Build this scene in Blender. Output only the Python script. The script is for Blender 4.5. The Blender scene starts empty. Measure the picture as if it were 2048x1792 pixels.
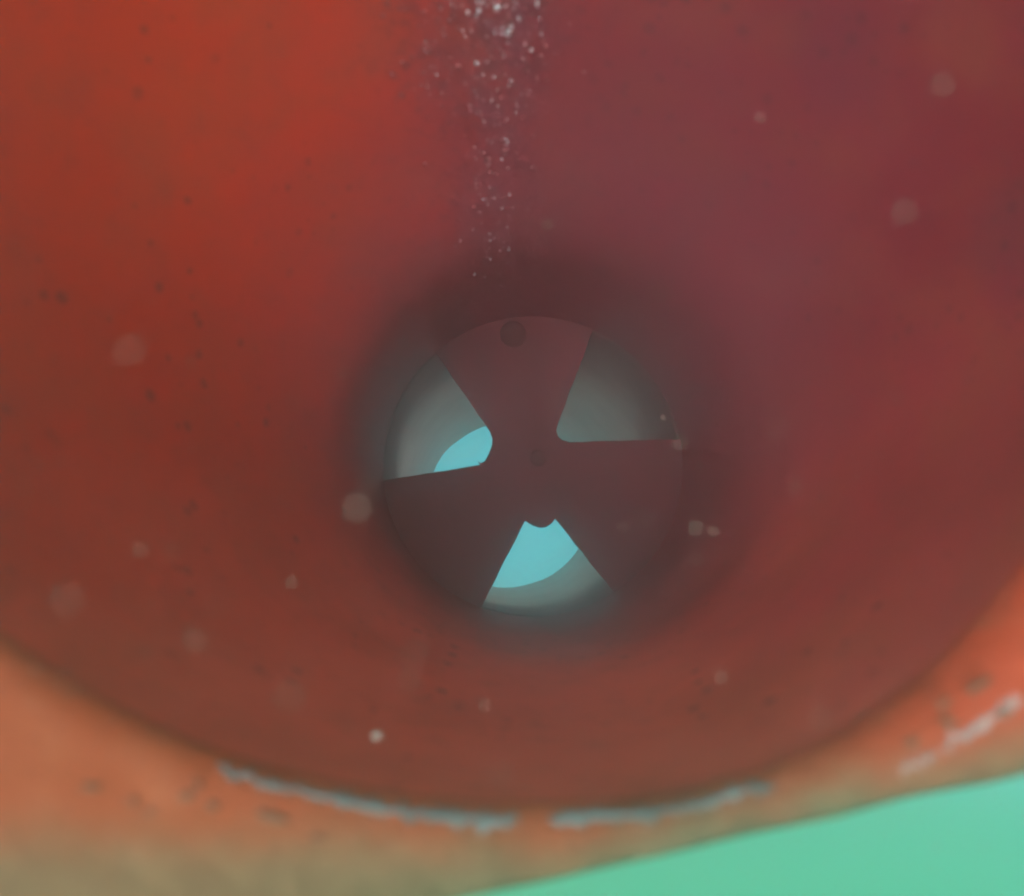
import bpy, bmesh, math, random
from mathutils import Vector, Matrix, noise

sc = bpy.context.scene
random.seed(7)
F = 887.0                      # focal length in pixels of the 1024-wide frame
PITCH = math.radians(-8)

# ------------------------------------------------------------------ frame of the place
cp, sp = math.cos(PITCH), math.sin(PITCH)
R_ = Vector((-1, 0, 0)); FW = Vector((0, cp, sp)); DN = Vector((0, -sp, cp))
ORG = Vector((0, 0, 0))
M = Matrix(((R_.x, DN.x, FW.x, ORG.x), (R_.y, DN.y, FW.y, ORG.y), (R_.z, DN.z, FW.z, ORG.z), (0, 0, 0, 1)))
# M takes (across, over, along) metres of the cone's own frame to the world; "over" points to the water surface

# ------------------------------------------------------------------ camera (the diver holds it upside down)
cam = bpy.data.cameras.new('camera')
cam_o = bpy.data.objects.new('camera', cam); sc.collection.objects.link(cam_o)
cam.sensor_width = 36; cam.lens = F / 1024 * 36
cam.clip_start = 0.02; cam.clip_end = 500
cam.dof.use_dof = True; cam.dof.focus_distance = 2.0; cam.dof.aperture_fstop = 2.6
cam_o.matrix_world = Matrix((
    (R_.x, -DN.x, -FW.x, ORG.x), (R_.y, -DN.y, -FW.y, ORG.y), (R_.z, -DN.z, -FW.z, ORG.z), (0, 0, 0, 1)))
sc.camera = cam_o

# ------------------------------------------------------------------ light
sun_dir = (M.to_3x3() @ Vector((-0.215, 0.05, -0.97))).normalized()
world = bpy.data.worlds.new('World'); sc.world = world; world.use_nodes = True
wn = world.node_tree; wn.nodes.clear()
sky = wn.nodes.new('ShaderNodeTexSky'); sky.sky_type = 'NISHITA'; sky.sun_disc = False
sky.sun_elevation = math.asin(sun_dir.z); sky.sun_rotation = math.atan2(sun_dir.x, sun_dir.y)
tint = wn.nodes.new('ShaderNodeMix'); tint.data_type = 'RGBA'; tint.blend_type = 'MULTIPLY'
tint.inputs['Factor'].default_value = 1
tint.inputs['B'].default_value = (0.36, 1.12, 0.52, 1)      # sea water between the sky and the eye
bg = wn.nodes.new('ShaderNodeBackground'); bg.inputs['Strength'].default_value = 0.052
wo = wn.nodes.new('ShaderNodeOutputWorld')
# thick water evens the sky out: bluer level with the diver, greener towards the surface
geo = wn.nodes.new('ShaderNodeTexCoord'); sep = wn.nodes.new('ShaderNodeSeparateXYZ'); mr = wn.nodes.new('ShaderNodeMapRange')
mr.interpolation_type = 'SMOOTHSTEP'; mr.inputs['From Min'].default_value = -.02; mr.inputs['From Max'].default_value = .24
wn.links.new(geo.outputs['Generated'], sep.inputs[0]); wn.links.new(sep.outputs['Z'], mr.inputs['Value'])
deep = wn.nodes.new('ShaderNodeMix'); deep.data_type = 'RGBA'
deep.inputs['A'].default_value = (1.1, 6.9, 7.5, 1); deep.inputs['B'].default_value = (.46, 2.34, 1.24, 1)
wn.links.new(mr.outputs[0], deep.inputs['Factor'])
even = wn.nodes.new('ShaderNodeMix'); even.data_type = 'RGBA'; even.inputs['Factor'].default_value = .94
wn.links.new(sky.outputs[0], tint.inputs['A']); wn.links.new(tint.outputs['Result'], even.inputs['A'])
wn.links.new(deep.outputs['Result'], even.inputs['B']); wn.links.new(even.outputs['Result'], bg.inputs[0])
wn.links.new(bg.outputs[0], wo.inputs[0])

sun = bpy.data.lights.new('sun', 'SUN'); sun.energy = 1.5; sun.angle = math.radians(30); sun.color = (1.0, 0.93, 0.84)
sun_o = bpy.data.objects.new('sun', sun); sc.collection.objects.link(sun_o)
sun_o.rotation_euler = sun_dir.to_track_quat('Z', 'Y').to_euler()

sc.view_settings.view_transform = 'Standard'; sc.view_settings.look = 'None'
sc.view_settings.exposure = 2.25; sc.view_settings.gamma = 1
sc.view_settings.use_curve_mapping = False
sc.cycles.use_denoising = True
sc.cycles.max_bounces = 12; sc.cycles.diffuse_bounces = 6; sc.cycles.volume_bounces = 5

# ------------------------------------------------------------------ helpers
def link(name, me, mat, parent=None):
    o = bpy.data.objects.new(name, me); sc.collection.objects.link(o)
    if mat: me.materials.append(mat)
    if parent: o.parent = parent
    return o
def from_bm(name, bm, mat, parent=None, smooth=True):
    me = bpy.data.meshes.new(name); bm.normal_update(); bm.to_mesh(me); bm.free()
    for p in me.polygons: p.use_smooth = smooth
    return link(name, me, mat, parent)
def tag(o, label=None, cat=None, group=None, kind=None):
    for k, v in (('label', label), ('category', cat), ('group', group), ('kind', kind)):
        if v: o[k] = v
    return o
def loft(rings, closed=True):
    bm = bmesh.new(); rows = [[bm.verts.new(p) for p in r] for r in rings]
    n = len(rows[0])
    for a, b in zip(rows, rows[1:]):
        for i in range(n if closed else n - 1):
            j = (i + 1) % n
            bm.faces.new((a[i], a[j], b[j], b[i]))
    return bm

class NT:
    def __init__(s, name):
        s.m = bpy.data.materials.new(name); s.m.use_nodes = True; s.t = s.m.node_tree
        s.b = s.t.nodes['Principled BSDF']; s.out = s.t.nodes['Material Output']
        s.co = s.t.nodes.new('ShaderNodeTexCoord').outputs['Object']
    def val(s, sock, v):
        if hasattr(v, 'is_linked') or isinstance(v, bpy.types.NodeSocket): s.t.links.new(v, sock)
        else: sock.default_value = v
    def math(s, op, a, b=0.0, c=0.0, clamp=False):
        n = s.t.nodes.new('ShaderNodeMath'); n.operation = op; n.use_clamp = clamp
        s.val(n.inputs[0], a); s.val(n.inputs[1], b)
        if op in ('MULTIPLY_ADD',): s.val(n.inputs[2], c)
        return n.outputs[0]
    def noise(s, scale, detail=4, rough=.55, vec=None, dist=0):
        n = s.t.nodes.new('ShaderNodeTexNoise'); n.inputs['Scale'].default_value = scale
        n.inputs['Detail'].default_value = detail; n.inputs['Roughness'].default_value = rough
        n.inputs['Distortion'].default_value = dist
        s.t.links.new(vec or s.co, n.inputs['Vector']); return n.outputs['Fac']
    def voronoi(s, scale, vec=None, rnd=1.0):
        n = s.t.nodes.new('ShaderNodeTexVoronoi'); n.inputs['Scale'].default_value = scale
        n.inputs['Randomness'].default_value = rnd
        s.t.links.new(vec or s.co, n.inputs['Vector']); return n.outputs['Distance'], n.outputs['Color']
    def ramp(s, fac, lo, hi):                     # smooth 0..1
        n = s.t.nodes.new('ShaderNodeMapRange'); n.interpolation_type = 'SMOOTHSTEP'
        s.val(n.inputs['Value'], fac); n.inputs['From Min'].default_value = lo; n.inputs['From Max'].default_value = hi
        return n.outputs[0]
    def mix(s, fac, a, b):
        n = s.t.nodes.new('ShaderNodeMix'); n.data_type = 'RGBA'
        s.val(n.inputs['Factor'], fac)
        s.val(n.inputs['A'], a); s.val(n.inputs['B'], b); return n.outputs['Result']
    def xyz(s):
        n = s.t.nodes.new('ShaderNodeSeparateXYZ'); s.t.links.new(s.co, n.inputs[0]); return n.outputs
    def bump(s, h, strength, dist=.004):
        n = s.t.nodes.new('ShaderNodeBump'); n.inputs['Strength'].default_value = strength
        n.inputs['Distance'].default_value = dist; s.t.links.new(h, n.inputs['Height'])
        s.t.links.new(n.outputs[0], s.b.inputs['Normal'])
    def done(s, col, rough=.6, spec=.4):
        s.val(s.b.inputs['Base Color'], col); s.val(s.b.inputs['Roughness'], rough)
        s.b.inputs['Specular IOR Level'].default_value = spec
        return s.m

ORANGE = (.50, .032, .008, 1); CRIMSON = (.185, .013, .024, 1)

def wall_paint():
    n = NT('weathered_shaded_orange_paint'); x, y, z = n.xyz()
    # crimson tone paints in the dimmer, purple cast of one flank, with an uneven border
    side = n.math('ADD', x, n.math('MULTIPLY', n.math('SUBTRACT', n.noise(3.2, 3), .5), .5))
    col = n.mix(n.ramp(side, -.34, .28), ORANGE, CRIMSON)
    # paler paint stands in for missing light on the flank nearest the surface
    light_fill = n.ramp(n.math('ADD', n.math('ADD', y, n.math('MULTIPLY', n.math('MAXIMUM', n.math('SUBTRACT', x, .14), 0), .55)), n.math('MULTIPLY', n.math('SUBTRACT', n.noise(5, 4), .5), .22)), -.02, .26)
    col = n.mix(n.math('MULTIPLY', light_fill, .95), col, n.mix(n.ramp(side, .08, .34), (.76, .15, .095, 1), (.52, .068, .068, 1)))
    # soft mottling
    col = n.mix(n.math('MULTIPLY', n.ramp(n.noise(9, 5, .6), .42, .72), .35), col, (.30, .075, .035, 1))
    col = n.mix(n.math('MULTIPLY', n.ramp(n.noise(38, 4, .6), .52, .75), .22), col, (.22, .05, .04, 1))
    # dark growth specks, in loose colonies
    d, c = n.voronoi(46)
    sep = n.t.nodes.new('ShaderNodeSeparateColor'); n.t.links.new(c, sep.inputs[0])
    size = n.math('MULTIPLY', sep.outputs[0], .36)
    spot = n.math('LESS_THAN', 0, 0)
    spot = n.ramp(n.math('SUBTRACT', n.math('ADD', d, n.math('MULTIPLY', n.noise(120, 2), .22)), size), .10, .02)
    colony = n.ramp(n.noise(4.3, 3, .6), .46, .62)
    pick = n.math('GREATER_THAN', sep.outputs[1], .38)
    spot = n.math('MULTIPLY', n.math('MULTIPLY', spot, pick), n.math('ADD', n.math('MULTIPLY', colony, .75), .10))
    col = n.mix(spot, col, (.15, .026, .024, 1))
    # fine pitting on the crimson flank
    d2, c2 = n.voronoi(54)
    s2 = n.t.nodes.new('ShaderNodeSeparateColor'); n.t.links.new(c2, s2.inputs[0])
    pits = n.ramp(n.math('SUBTRACT', n.math('ADD', d2, n.math('MULTIPLY', n.noise(160, 2), .25)), n.math('MULTIPLY', s2.outputs[0], .42)), .22, .0)
    far = n.math('MULTIPLY', n.ramp(n.noise(3.1, 3, .65), .40, .54), n.math('MULTIPLY', n.ramp(x, -.02, .16), n.ramp(y, -.02, -.18)))
    def patch(p, rad):
        v = n.t.nodes.new('ShaderNodeVectorMath'); v.operation = 'DISTANCE'; n.t.links.new(n.co, v.inputs[0]); v.inputs[1].default_value = p
        return n.ramp(n.math('ADD', v.outputs['Value'], n.math('MULTIPLY', n.math('SUBTRACT', n.noise(13, 3), .5), rad * 1.2)), rad, rad * .35)
    for p, rad in (((.32, -.399, .878), .09), ((.261, -.408, .932), .07), ((.44, -.186, .792), .08), ((-.225, -.295, 1.014), .07), ((-.091, -.42, .986), .07)):
        far = n.math('MAXIMUM', far, n.math('MULTIPLY', patch(p, rad), 1.0))
    haze_ = n.math('MAXIMUM', patch((.31, -.40, .88), .08), patch((.44, -.186, .79), .07))
    col = n.mix(n.math('MULTIPLY', haze_, .35), col, (.10, .022, .045, 1))
    pits = n.math('MULTIPLY', n.math('MULTIPLY', pits, n.math('GREATER_THAN', s2.outputs[1], .3)), far)
    col = n.mix(n.math('MULTIPLY', pits, .85), col, (.055, .012, .018, 1))
    # the silted run along the lowest line of the cone
    off = n.math('ABSOLUTE', n.math('ADD', n.math('SUBTRACT', x, -.012), n.math('MULTIPLY', n.math('SUBTRACT', n.noise(7, 3), .5), .16)))
    low = n.math('LESS_THAN', y, -.1)
    run = n.math('MULTIPLY', n.ramp(off, .11, .01), low)
    grit = n.ramp(n.noise(34, 5, .7), .36, .66)
    dk = n.ramp(n.noise(52, 4, .7), .50, .66)
    run2 = n.math('MULTIPLY', run, n.math('MULTIPLY_ADD', grit, .75, .15))
    col = n.mix(run2, col, (.15, .05, .075, 1))
    wide = n.math('MULTIPLY', n.ramp(off, .20, .04), n.math('MULTIPLY', low, dk))
    col = n.mix(n.math('MULTIPLY', wide, .7), col, (.06, .018, .026, 1))
    h = n.math('ADD', n.math('MULTIPLY', n.noise(90, 4), .25), n.math('MULTIPLY', n.math('MULTIPLY', n.noise(55, 6, .7), run), 1.6))
    h = n.math('SUBTRACT', h, n.math('MULTIPLY', spot, .4))
    # purple-brown darkening paints in the shade and veil deepening into the throat
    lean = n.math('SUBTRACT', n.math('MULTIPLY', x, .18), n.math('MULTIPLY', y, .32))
    throat_shade = n.ramp(n.math('ADD', n.math('ADD', z, lean), n.math('MULTIPLY', n.math('SUBTRACT', n.noise(6, 4), .5), .24)), .90, 1.38)
    col = n.mix(n.math('MULTIPLY', throat_shade, .85), col, n.mix(n.noise(12, 4), (.16, .027, .050, 1), (.18, .050, .060, 1)))
    n.bump(h, .55, .006)
    rough = n.math('SUBTRACT', .62, n.math('MULTIPLY', run, .34))
    return n.done(col, rough, .12)

EDGE_N = Vector((.2195, .9756)); C0 = Vector((.0045, -.2976)); HALF = .535
def flange_paint():
    n = NT('algae_edged_orange_paint'); x, y, z = n.xyz()
    nz = n.math('SUBTRACT', n.noise(14, 5, .62), .5)
    e = n.math('ADD', n.math('MULTIPLY', n.math('SUBTRACT', x, C0.x), EDGE_N.x), n.math('MULTIPLY', n.math('SUBTRACT', y, C0.y), EDGE_N.y))
    u = n.math('SUBTRACT', n.math('MULTIPLY', n.math('SUBTRACT', x, C0.x), EDGE_N.y), n.math('MULTIPLY', n.math('SUBTRACT', y, C0.y), EDGE_N.x))
    v = n.math('SUBTRACT', HALF, e)                                     # metres in from the straight edge
    band = n.math('ADD', .021, n.math('MULTIPLY', n.math('MAXIMUM', n.math('SUBTRACT', -.09, u), 0), .25))
    g = n.ramp(n.math('SUBTRACT', n.math('ADD', v, n.math('MULTIPLY', nz, .045)), band), .020, -.026)
    col = n.mix(n.ramp(u, -.1, .35), (.235, .044, .014, 1), (.40, .043, .018, 1))
    col = n.mix(n.math('MULTIPLY', n.ramp(n.noise(22, 5, .6), .5, .75), .35), col, (.36, .13, .07, 1))
    alg = n.mix(n.ramp(n.noise(45, 5, .65), .38, .66), (.050, .080, .045, 1), (.10, .115, .065, 1))
    col = n.mix(n.math('MULTIPLY', g, n.math('MULTIPLY_ADD', n.ramp(u, -.30, .02), .30, .62)), col, alg)
    d, c = n.voronoi(40)
    spot = n.math('MULTIPLY', n.ramp(n.math('ADD', d, n.math('MULTIPLY', n.noise(90, 2), .3)), .34, .2), n.ramp(n.noise(11, 2), .52, .62))
    col = n.mix(n.math('MULTIPLY', spot, .6), col, (.12, .06, .04, 1))
    n.bump(n.math('ADD', n.noise(60, 5, .6), n.math('MULTIPLY', n.noise(25, 4), g)), .5, .006)
    return n.done(col, .65, .12)

def simple(name, a, b, scale=30, rough=.6, spec=.4, bump=.3, lo=.35, hi=.68):
    n = NT(name)
    col = n.mix(n.ramp(n.noise(scale, 5, .6), lo, hi), a, b)
    n.bump(n.noise(scale * 2.2, 4), bump, .004)
    return n.done(col, rough, spec)

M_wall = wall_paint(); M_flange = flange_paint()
M_out = simple('outer_orange_paint', (.48, .08, .03, 1), (.33, .10, .05, 1), 12)
M_plate = simple('maroon_plate_paint', (.115, .021, .029, 1), (.085, .022, .027, 1), 16, .7, .08)
M_collar = simple('maroon_collar_paint', (.17, .10, .088, 1), (.11, .075, .066, 1), 6, .7, .25, .3)
def tube_mat():
    n = NT('shaded_translucent_plastic')
    col = n.mix(n.ramp(n.noise(9, 5, .6), .35, .68), (.88, .72, .72, 1), (.80, .64, .64, 1))
    throat_shade = n.ramp(n.math('ADD', n.xyz()[2], n.math('MULTIPLY', n.math('SUBTRACT', n.noise(5, 3), .5), .30)), 2.05, 1.55)
    col = n.mix(n.math('MULTIPLY', throat_shade, .93), col, (.15, .085, .08, 1))      # shade painted in, darkest by the throat
    n.done(col, .6, .3)
    tr = n.t.nodes.new('ShaderNodeBsdfTranslucent'); n.t.links.new(col, tr.inputs[0])
    mx = n.t.nodes.new('ShaderNodeMixShader'); mx.inputs[0].default_value = .55
    n.t.links.new(n.b.outputs[0], mx.inputs[1]); n.t.links.new(tr.outputs[0], mx.inputs[2]); n.t.links.new(mx.outputs[0], n.out.inputs['Surface'])
    return n.m
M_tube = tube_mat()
M_bare = simple('bare_blue_grey_metal', (.055, .082, .090, 1), (.10, .13, .14, 1), 34, .6, .5, .8)
M_scuff = simple('scuffed_pale_metal', (.34, .20, .19, 1), (.22, .17, .18, 1), 34, .6, .5, .6)
M_pit = simple('dark_pit', (.15, .07, .045, 1), (.19, .09, .06, 1), 40, .8, .2)
M_bolt = simple('fouled_bolt', (.05, .018, .020, 1), (.07, .024, .026, 1), 60, .8, .05)
M_boss = simple('greenish_boss', (.16, .17, .13, 1), (.22, .2, .16, 1), 40, .55)
M_speck = simple('pale_flake', (.50, .42, .36, 1), (.42, .36, .31, 1), 300, .8, .2, .1)
M_white = simple('white_flake', (.85, .80, .72, 1), (.75, .7, .64, 1), 300, .8, .2, .1)
M_sand = simple('pale_sand', (.52, .46, .36, 1), (.40, .36, .28, 1), 3, .9, .1, .6)

# ------------------------------------------------------------------ seabed
def ring_c(z):                                   # axis of the tube
    t = 1 / z
    # centre in pixels runs to a vanishing point as 1/z
    k = (1.2 / z)
    return Vector(((478 + 71 * k - 512) / F * z, (552 - 111 * k - 448) / F * z))
def px(x, y, z): return Vector(((x - 512) / F * z, (y - 448) / F * z, z))

def seabed():
    bm = bmesh.new(); xs = []
    N = 90
    def g(i):
        t = i / N * 2 - 1
        return math.copysign(abs(t) ** 1.9, t) * 4.4
    rows = []
    for j in range(N + 1):
        row = []
        for i in range(N + 1):
            x, y = g(i), g(j) + 1.2
            h = -1.08 + .05 * noise.noise(Vector((x * .9, y * .9, 0))) + .02 * noise.noise(Vector((x * 3, y * 3, 4)))
            h -= .3 * max(0, math.sqrt((y - 2.4) ** 2 + .3) - .55 if y > 2.4 else 0)      # the bed falls away beyond the cone
            top = -1.02 + .46 * min(1, max(0, (y - .6) / .6))                              # bank of sand the cone lies on
            w = math.exp(-(x / .55) ** 2) * (1 / (1 + math.exp(-(y - .75) * 14))) * math.exp(-max(0, y - 2.5) ** 2 / .12)
            h = h * (1 - w) + top * w
            row.append(bm.verts.new((x, y, h)))
        rows.append(row)
    for a, b in zip(rows, rows[1:]):
        for i in range(N): bm.faces.new((a[i], a[i + 1], b[i + 1], b[i]))
    return from_bm('seabed', bm, M_sand)
tag(seabed(), kind='structure')

# ------------------------------------------------------------------ the cone
root = bpy.data.objects.new('flanged_cone', None); sc.collection.objects.link(root)
root.matrix_world = M; root.empty_display_size = .1
tag(root, 'weathered orange red cone with square flange and spoked throat, seen into its open end', 'cone')

def lerp(a, b, t): return a + (b - a) * t
NS = 240
Z0, Z1, ZP, Z2 = .50, 1.20, 1.56, 2.857
RT = 195 / F * 1.2
R0 = .507
C1 = ring_c(Z1)
def circ(c, r, z, n=NS, wob=0.0, seed=0):
    out = []
    for i in range(n):
        a = 2 * math.pi * i / n
        rr = r
        if wob: rr += wob * noise.noise(Vector((math.cos(a) * 2.2, math.sin(a) * 2.2, z * 3 + seed)))
        out.append((c.x + rr * math.cos(a), c.y + rr * math.sin(a), z))
    return out

BEV = .020
def dent(a):
    return .032 * math.exp(-((((a - math.radians(40)) + math.pi) % (2 * math.pi) - math.pi) / math.radians(20)) ** 2)
ZT = 1.36
def smooth(t): t = max(0, min(1, t)); return t * t * (3 - 2 * t)
def axis(z):
    return C0.lerp(C1, (z - Z0) / (Z1 - Z0)).lerp(ring_c(z), smooth((z - 1.05) / .3))
def radius(z):
    s = (z - Z0) / (Z1 - Z0); line = lerp(R0, RT, s) + .010 * math.sin(math.pi * max(0, min(1, s)))
    k = .022 * smooth((z - .75) / .3) + 1e-5
    q = (line - RT) / k
    return RT + (line - RT if q > 30 else k * math.log(1 + math.exp(q)))
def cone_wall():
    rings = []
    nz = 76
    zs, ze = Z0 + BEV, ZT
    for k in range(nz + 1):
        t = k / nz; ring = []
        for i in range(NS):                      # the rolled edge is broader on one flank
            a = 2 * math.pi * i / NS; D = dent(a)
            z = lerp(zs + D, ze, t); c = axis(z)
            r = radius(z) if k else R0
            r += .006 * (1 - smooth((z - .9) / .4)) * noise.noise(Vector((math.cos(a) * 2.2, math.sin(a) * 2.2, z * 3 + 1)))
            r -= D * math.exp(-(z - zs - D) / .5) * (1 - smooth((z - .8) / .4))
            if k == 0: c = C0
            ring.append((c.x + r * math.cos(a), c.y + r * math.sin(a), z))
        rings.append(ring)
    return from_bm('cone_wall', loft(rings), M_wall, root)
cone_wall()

def rim_pt(a, t):
    """point on the rolled edge: t=0 at the wall, t=1 on the flange face"""
    ph = t * math.pi / 2
    B = BEV + dent(a)
    rr = R0 + BEV - B * math.cos(ph); z = Z0 + B * (1 - math.sin(ph))
    w = .006 * noise.noise(Vector((math.cos(a) * 2.2, math.sin(a) * 2.2, (Z0 + B) * 3 + 1))) * (1 - t)
    w += .0025 * noise.noise(Vector((math.cos(a) * 19, math.sin(a) * 19, 3)))
    rr += w
    return Vector((C0.x + rr * math.cos(a), C0.y + rr * math.sin(a), z))
def rim_roll():
    rings = [[rim_pt(2 * math.pi * i / NS, k / 6) for i in range(NS)] for k in range(7)]
    rings = rings[::-1]
    return from_bm('rim', loft(rings), M_flange, root)
rim_roll()

def flange():
    # square plate with a round hole, front face, sides and back
    ang = math.atan2(EDGE_N.y, EDGE_N.x)
    front_in = [rim_pt(2 * math.pi * i / NS, 1) for i in range(NS)]
    def sq(i, half, rad=.06):
        a = 2 * math.pi * i / NS; b = a - ang
        c, s = math.cos(b), math.sin(b)
        p = 26.0
        k = half / ((abs(c) ** p + abs(s) ** p) ** (1 / p))
        wob = .0022 * noise.noise(Vector((math.cos(a) * 9, math.sin(a) * 9, 8)))
        k += wob
        return Vector((C0.x + k * math.cos(a), C0.y + k * math.sin(a), 0))
    rings = [front_in]
    for t in (.3, .65, 1):
        row = []
        for i in range(NS):
            q = sq(i, HALF - .006); q.z = Z0
            p = Vector(front_in[i]).lerp(q, t)
            p.z = Z0 + (.0025 * noise.noise(Vector((p.x * 11, p.y * 11, 2))) if t < 1 else 0)
            row.append(p)
        rings.append(row)
    for dh, z in ((.002, Z0 + .002), (.0, Z0 + .007), (.0, Z0 + .030), (-.006, Z0 + .034)):
        row = []
        for i in range(NS):
            q = sq(i, HALF - (.004 if dh == .002 else 0) + min(dh, 0)); q.z = z; row.append(q)
        rings.append(row)
    back = []
    for i in range(NS):
        a = 2 * math.pi * i / NS
        back.append((C0.x + (R0 + .018) * math.cos(a), C0.y + (R0 + .018) * math.sin(a), Z0 + .034))
    rings.append(back)
    return from_bm('flange', loft(rings), M_flange, root)
flange()

def shell():
    rings = []
    for k in range(25):
        s = k / 24; z = lerp(Z0 + .036, Z1 + .05, s)
        q = (z - Z0) / (Z1 - Z0)
        rings.append(circ(C0.lerp(C1, min(q, 1)), lerp(R0, RT + .012, min(q, 1)) + .026, z, 96))
    rings.append(circ(ring_c(Z1 + .06), RT + .016, Z1 + .06, 96))
    return from_bm('outer_shell', loft(rings[::-1]), M_out, root)
shell()

ZC = ZP + .006
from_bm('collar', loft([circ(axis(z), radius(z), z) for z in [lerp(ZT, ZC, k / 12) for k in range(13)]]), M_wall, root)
def light_block_sleeve():  # unseen ring added to keep outside light off the tube near the plate
    rings = [circ(ring_c(z), RT + .020 if z < 1.59 else RT + .0145, z, 96) for z in (Z1 + .05, 1.3, 1.4, 1.5, 1.599)]
    z = 1.60; rings.append(circ(ring_c(z), RT + .0145, z, 96))
    return from_bm('light_block_sleeve', loft(rings[::-1]), M_out, root)
light_block_sleeve()
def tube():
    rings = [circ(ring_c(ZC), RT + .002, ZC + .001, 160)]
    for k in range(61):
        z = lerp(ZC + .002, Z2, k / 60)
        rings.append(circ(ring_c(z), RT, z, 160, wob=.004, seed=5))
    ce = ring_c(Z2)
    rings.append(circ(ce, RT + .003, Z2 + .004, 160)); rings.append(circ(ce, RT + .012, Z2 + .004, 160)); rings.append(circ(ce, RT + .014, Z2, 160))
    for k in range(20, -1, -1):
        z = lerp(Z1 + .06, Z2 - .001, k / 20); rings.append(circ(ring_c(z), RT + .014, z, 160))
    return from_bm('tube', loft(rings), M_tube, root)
tube()

# ------------------------------------------------------------------ spoked plate across the throat
PC = Vector((533, 466)); PR = 152.5
def out(p, d):                                   # run from p along d to the plate's rim
    p = Vector(p) - PC; d = Vector(d).normalized()
    b = p.dot(d); c = p.dot(p) - PR * PR
    return PC + p + d * (-b + math.sqrt(b * b - c))
# each opening: nose points from its first to its last edge, image-clockwise seen from its spoke, and the two edge directions
OP = {
 'R': dict(nose=[(557, 427), (556.4, 431), (558, 436), (562.5, 440), (570, 442)], d0=(.348, -.937), d1=(1, -.028)),
 'B': dict(nose=[(555, 519), (552, 523.5), (546, 527.5), (540, 528), (533, 526), (525, 521)], d0=(.625, .78), d1=(-.45, .893)),
 'L': dict(nose=[(480, 465), (477.5, 461.5), (480.5, 463.2), (485, 461), (489, 453), (492, 445), (492.4, 439), (490, 432)], d0=(-.988, .158), d1=(-.563, -.827)),
}
def prism(pts, z0, z1, joints=()):
    """polygon in plate pixels at the plate's depth -> plate with bevelled front edge"""
    s = ZP / F
    bm = bmesh.new(); 
    P3 = [((p[0] - 512) * s, (p[1] - 448) * s) for p in pts]
    a = [bm.verts.new((x, y, z0)) for x, y in P3]; b = [bm.verts.new((x, y, z1)) for x, y in P3]
    bm.faces.new(a); bm.faces.new(b[::-1])
    n = len(a)
    for i in range(n): bm.faces.new((a[i], b[i], b[(i + 1) % n], a[(i + 1) % n]))
    bmesh.ops.recalc_face_normals(bm, faces=bm.faces)
    jn = [{a[i], a[(i + 1) % n]} for i in joints]
    fr = [e for e in bm.edges if all(abs(v.co.z - z0) < 1e-6 for v in e.verts) and set(e.verts) not in jn]
    bmesh.ops.bevel(bm, geom=fr, offset=.0022, segments=2, affect='EDGES', profile=.6)
    return bm
def edge_run(p, q, amp, n=9, seed=0):            # a slightly ragged edge
    p, q = Vector(p), Vector(q); nrm = Vector((-(q - p).y, (q - p).x)).normalized()
    return [p.lerp(q, i / n) + nrm * (amp * noise.noise(Vector((i * .9, seed, 1.3))) if 0 < i < n else 0) for i in range(n + 1)]
def arc(p, q, n=14):
    a0 = math.atan2(p[1] - PC.y, p[0] - PC.x); a1 = math.atan2(q[1] - PC.y, q[0] - PC.x)
    while a1 < a0: a1 += 2 * math.pi
    return [PC + Vector((math.cos(lerp(a0, a1, i / n)), math.sin(lerp(a0, a1, i / n)))) * PR for i in range(n + 1)]
order = ['R', 'B', 'L']
TH = .014
for k in range(3):                               # spoke between opening k (its last edge) and opening k+1 (its first edge)
    a, b = OP[order[k]], OP[order[(k + 1) % 3]]
    p0 = Vector(a['nose'][-1]); p1 = out(p0, a['d1']); q0 = Vector(b['nose'][0]); q1 = out(q0, b['d0'])
    pts = edge_run(p0, p1, .8, seed=k) + arc(p1, q1)[1:-1] + edge_run(q1, q0, .8, seed=k + 5)
    from_bm('spoke', prism(pts, ZP, ZP + TH, (len(pts) - 1,)), M_plate, root, False)
hub = []; hj = []
for k in order:
    hub += [Vector(p) for p in OP[k]['nose']]; hj.append(len(hub) - 1)
from_bm('hub', prism(hub, ZP, ZP + TH, hj), M_plate, root, False)

def disc(name, x, y, r, z0, z1, mat, dome=.25, parent=root, n=28):
    s = z0 / F; c = Vector(((x - 512) * s, (y - 448) * s)); r *= s
    rings = [circ(c, r * .02, z0 - (z1 - z0) * dome, n), circ(c, r * .6, z0 - (z1 - z0) * dome * .7, n), circ(c, r * .92, z0, n), circ(c, r, z0 + (z1 - z0) * .25, n), circ(c, r, z1, n)]
    bm = loft(rings); bmesh.ops.recalc_face_normals(bm, faces=bm.faces)
    return from_bm(name, bm, mat, parent)
disc('bolt', 513, 334, 13, ZP - .006, ZP - .001, M_bolt, .1)
disc('bolt', 538, 458, 8, ZP - .005, ZP - .001, M_bolt)
disc('boss', 541, 509, 17.5, ZP + TH + .001, ZP + TH + .03, M_boss)

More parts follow.
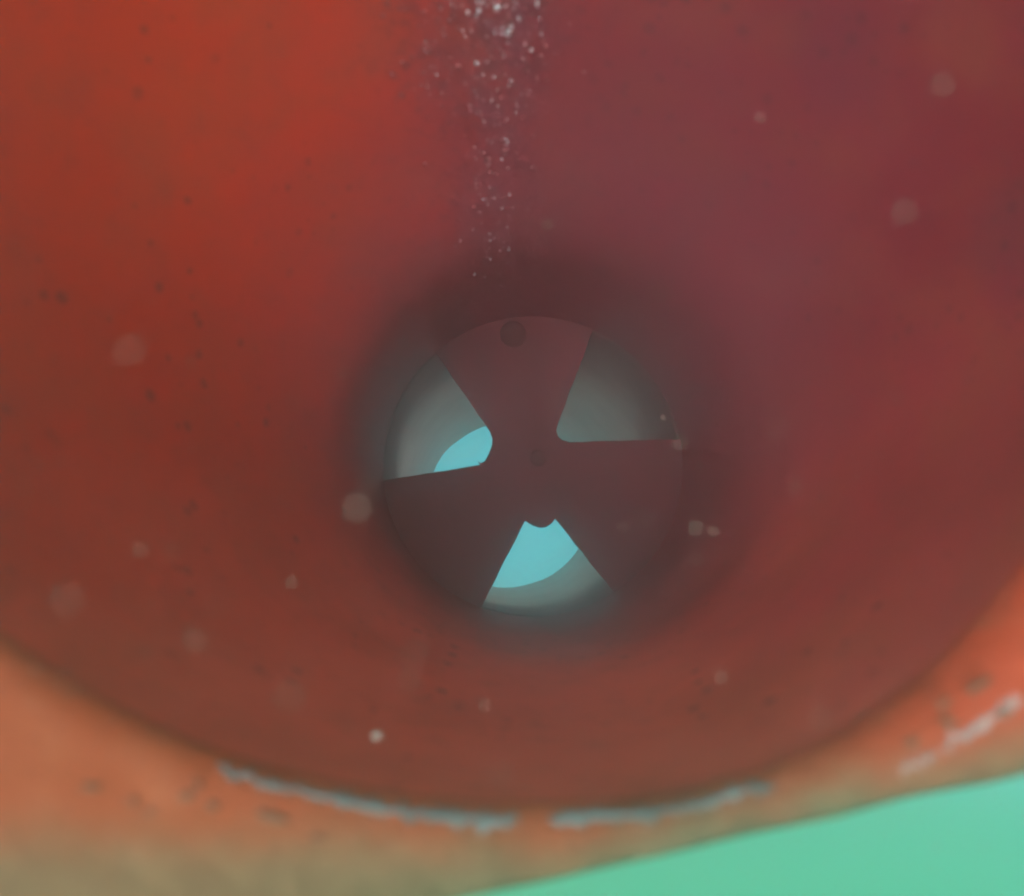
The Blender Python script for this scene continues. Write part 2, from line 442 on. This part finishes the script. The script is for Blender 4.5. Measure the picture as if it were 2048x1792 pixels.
# ------------------------------------------------------------------ worn metal along the rolled edge
def ang_of_x(xp):                                # azimuth of the rim point seen at picture column xp (lower arc)
    X = (xp - 512) / F * (Z0 + .008) - C0.x
    return math.acos(max(-1, min(1, X / (R0 + .006))))
def worn(x0, x1, wmid, t_mid, seed, n=70, mat=None):
    a0, a1 = ang_of_x(x0), ang_of_x(x1)
    bm = bmesh.new(); prev = None
    for i in range(n + 1):
        u = i / n; a = lerp(a0, a1, u)
        env = min(1, u * 9, (1 - u) * 9) ** .6
        w = wmid * env * (.75 + .8 * noise.noise(Vector((u * 7 + seed, 2, seed)))) + .01
        off = .14 * noise.noise(Vector((u * 9, seed, 7)))
        row = []
        for j in range(5):
            t = t_mid + off + (j / 4 - .5) * w
            t = max(-.6, min(1.6, t))
            if t < 0: p = rim_pt(a, 0) + Vector((0, 0, -t * .03))
            elif t > 1:
                p = rim_pt(a, 1) + Vector((math.cos(a), math.sin(a), 0)) * (t - 1) * .03
            else: p = rim_pt(a, t)
            lift = Vector((-math.cos(a), -math.sin(a), -1)).normalized() * (.0022 if 0 < j < 4 else .0006)
            row.append(bm.verts.new(p + lift))
        if prev:
            for j in range(4): bm.faces.new((prev[j], prev[j + 1], row[j + 1], row[j]))
        prev = row
    bmesh.ops.recalc_face_normals(bm, faces=bm.faces)
    return from_bm('worn_edge', bm, mat or M_bare, root)
worn(215, 330, .20, .42, 11); worn(318, 430, .28, .42, 13); worn(422, 519, .34, .45, 17); worn(549, 672, .32, .42, 23); worn(668, 700, .2, .42, 29); worn(694, 775, .24, .45, 31)
worn(884, 920, .13, .97, 43, mat=M_scuff); worn(926, 1006, .15, .92, 41, mat=M_scuff)

# pits in the flange paint
def pit(x, y, rx, ry, rot, seed):
    p = px(x, y, Z0 - .001); s = Z0 / F
    bm = bmesh.new(); bmesh.ops.create_icosphere(bm, subdivisions=2, radius=1)
    for v in bm.verts:
        k = 1 + .45 * noise.noise(v.co * 1.6 + Vector((seed, 0, 0)))
        q = Vector((v.co.x * .85 * rx * s * k, v.co.y * ry * s * k, v.co.z * .0022))
        c, s_ = math.cos(rot), math.sin(rot)
        v.co = Vector((q.x * c - q.y * s_, q.x * s_ + q.y * c, q.z)) + p
    return from_bm('pit', bm, M_pit, root)
for i, a in enumerate([(92, 787, 12, 4, .1), (133, 801, 6, 4, -.4), (187, 796, 9, 5, -.2), (197, 784, 6, 4, .3), (275, 818, 16, 5, .15),
                       (262, 814, 7, 4, .2), (944, 703, 10, 4, -.6), (984, 682, 11, 4, -.6), (973, 689, 8, 4, -.5), (948, 722, 10, 4, .1),
                       (1005, 712, 9, 4, -.1), (912, 743, 7, 4, -.6), (318, 838, 9, 3, .1), (150, 812, 6, 3, .0), (212, 806, 8, 4, .4)]):
    pit(*a, i * 3.1)

# ------------------------------------------------------------------ silt grains lying along the lowest line of the cone
def wall_at(x, z):                               # lower side of the wall (away from the surface)
    c = axis(z); r = radius(z)
    dx = x - c.x
    return c.y - math.sqrt(max(0, r * r - dx * dx))
n = NT('wet_grit'); M_grit = n.done(n.mix(n.noise(40, 2), (.16, .042, .046, 1), (.26, .09, .11, 1)), .25, .4)
bm = bmesh.new()
for i in range(330):
    z = .84 + abs(random.gauss(0, .16)); 
    if z > 1.15: continue
    w = .042 * (1.25 - (z - .84) * 2.2)
    lobe = random.random()
    x = (random.gauss(-.01, w) if lobe < .62 else random.gauss(-.095, .028))
    if lobe >= .62 and z > 1.0: continue
    y = wall_at(x, z)
    r = random.uniform(.0014, .0042) * (1.3 if random.random() < .12 else .9)
    res = bmesh.ops.create_icosphere(bm, subdivisions=1, radius=r)
    sc_ = Vector((random.uniform(.7, 1.3), random.uniform(.6, 1.0), random.uniform(.8, 1.7)))
    for v in res['verts']:
        v.co = Vector((v.co.x * sc_.x, v.co.y * sc_.y, v.co.z * sc_.z)) + Vector((x, y + r * .3, z))
o = from_bm('grit', bm, M_grit); o.matrix_world = M
tag(o, 'dark glinting grit lying in a streak down the inside of the cone', 'grit', kind='stuff')

rng = random.Random(4)
MORE = [(497 + rng.gauss(0, 25) * (1 - .5 * t), 290 * t, rng.choice((.5, .6, .7, .9, 1.2, 1.6)) * rng.uniform(.8, 1.1) * (1 - .45 * t)) for t in [rng.random() ** 1.5 for _ in range(230)]] + [(rng.gauss(435, 16), rng.uniform(2, 100), rng.uniform(.4, .9)) for _ in range(22)]
bm = bmesh.new()
for x, y, rr in MORE + [(497, 6, 2.6), (508, 31, 2.4), (502, 33, 1.5), (477, 62, 1.7), (487, 61, 1.4), (498, 105, 1.3), (437, 74, 1.3), (442, 92, 1.1), (512, 80, 1.2), (507, 139, 1.0),
                 (516, 112, 1.0), (463, 30, 1.3), (452, 4, 1.4), (523, 58, 1.2), (426, 42, 1.1), (431, 66, 1.0), (490, 163, .9), (508, 168, .9), (530, 90, 1.0), (470, 105, 1.0), (540, 18, 1.2), (500, 250, 1.0)]:
    k = (y - 448) / F; lo, hi = .5, 1.3
    for _ in range(40):
        z = (lo + hi) / 2
        if wall_at((x - 512) / F * z, z) < k * z: lo = z
        else: hi = z
    p = px(x, y, z); rad = rr * z / F * (2.0 if rr > 1.6 else 1.5)
    res = bmesh.ops.create_icosphere(bm, subdivisions=2, radius=rad)
    for v in res['verts']: v.co = Vector((v.co.x * .7, v.co.y * .6, v.co.z * 1.3)) + p + Vector((0, rad * .5, 0))
M_glint = simple('bluish_glint', (.72, .76, .86, 1), (.50, .50, .58, 1), 200, .3, .6, .1)  # pale blue-white chips stand in for glints along the streak
o = from_bm('glint_chips', bm, M_glint); o.matrix_world = M
tag(o, 'tiny white chips painted as glints through the grit streak in the cone', 'glint chips', kind='stuff')

# ------------------------------------------------------------------ flakes drifting in the water
def flake(x, y, z, r, seed, squash=.8, mat=None):
    r *= .64 if mat is None else 1.15
    bm = bmesh.new(); bmesh.ops.create_icosphere(bm, subdivisions=2, radius=r)
    for v in bm.verts:
        v.co *= 1 + .35 * noise.noise(v.co / r * 1.3 + Vector((seed, 1, 2)))
        v.co.z *= squash
    o = from_bm('drifting_flake', bm, mat or M_speck)
    o.location = M @ px(x, y, z)
    return o
FL = [
 (377, 736, .62, .0033, 'bright pale flake drifting low before the dark lower wall of the cone'),
 (357, 508, .30, .0024, 'large soft brown disc of a flake beside the left edge of the throat'),
 (548, 225, .62, .0022, 'small pinkish flake drifting above the throat near the grit streak'),
 (292, 582, .55, .0023, 'pale oval flake below and left of the throat, under the big soft disc'),
 (140, 550, .46, .0020, 'faint round flake in the shadow at far left below the big blur'),
 (195, 640, .34, .0018, 'broad faint flake low in the left shadow above the worn edge'),
 (130, 350, .27, .0018, 'large faint blurred flake at the upper end of the left shadow'),
 (696, 528, .50, .0021, 'faint round flake right of the lower right spoke, left of its small twin'),
 (713, 531, .66, .0024, 'small pale flake just right of a fainter one beside the throat'),
 (452, 790, .56, .0022, 'dim flake just above the worn metal of the rim'),
 (705, 766, .70, .0020, 'tiny bright flake above the right half of the worn edge'),
 (721, 677, .55, .0022, 'dim upright flake on the lower right wall of the cone'),
 (663, 418, .95, .0030, 'tiny pale oblong flake in front of the right opening'),
 (680, 443, .48, .0020, 'soft round flake at the outer end of the right opening edge'),
 (942, 85, .36, .0022, 'hazy lilac flake near the top right of the crimson wall'),
 (905, 212, .33, .0020, 'faint round flake midway up the crimson right wall'),
 (485, 705, .55, .0020, 'faint flake under the bottom opening above the rim'),
 (68, 600, .25, .0016, 'widest faint blur at the far left of the cone'),
 (290, 696, .27, .0017, 'wide faint blur between the bright low flake and the throat'),
 (760, 118, .62, .0022, 'small pale flake on the upper right wall beside dark specks'),
]
for i, (x, y, z, r, lab) in enumerate(FL):
    tag(flake(x, y, z, r, i * 2.7, mat=M_white if i == 0 else None), lab, 'flake', 'pale flakes drifting in the water')
bm = bmesh.new()
for i in range(90):
    z = random.choice((random.uniform(.28, .6), random.uniform(.5, 1.1)))
    p = M @ px(random.uniform(0, 1024), random.gauss(600, 190), z); r = random.uniform(.0004, .0009)
    res = bmesh.ops.create_icosphere(bm, subdivisions=1, radius=r)
    for v in res['verts']: v.co += p
tag(from_bm('fine_particles', bm, M_speck), 'fine pale particles suspended all through the water', 'particles', kind='stuff')

# ------------------------------------------------------------------ murk
bm = bmesh.new(); bmesh.ops.create_cube(bm, size=2)
for v in bm.verts: v.co = Vector((v.co.x * 4.7, v.co.y * 4.7 + 1.2, -3.6 if v.co.z < 0 else .47))
hz = bpy.data.materials.new('murky_water'); hz.use_nodes = True; hz.node_tree.nodes.clear()
pv = hz.node_tree.nodes.new('ShaderNodeVolumePrincipled'); ho = hz.node_tree.nodes.new('ShaderNodeOutputMaterial')
pv.inputs['Color'].default_value = (.90, .90, .94, 1); pv.inputs['Density'].default_value = .50; pv.inputs['Anisotropy'].default_value = .88
hz.node_tree.links.new(pv.outputs[0], ho.inputs['Volume'])
h = from_bm('haze', bm, hz, None, False); tag(h, kind='stuff')
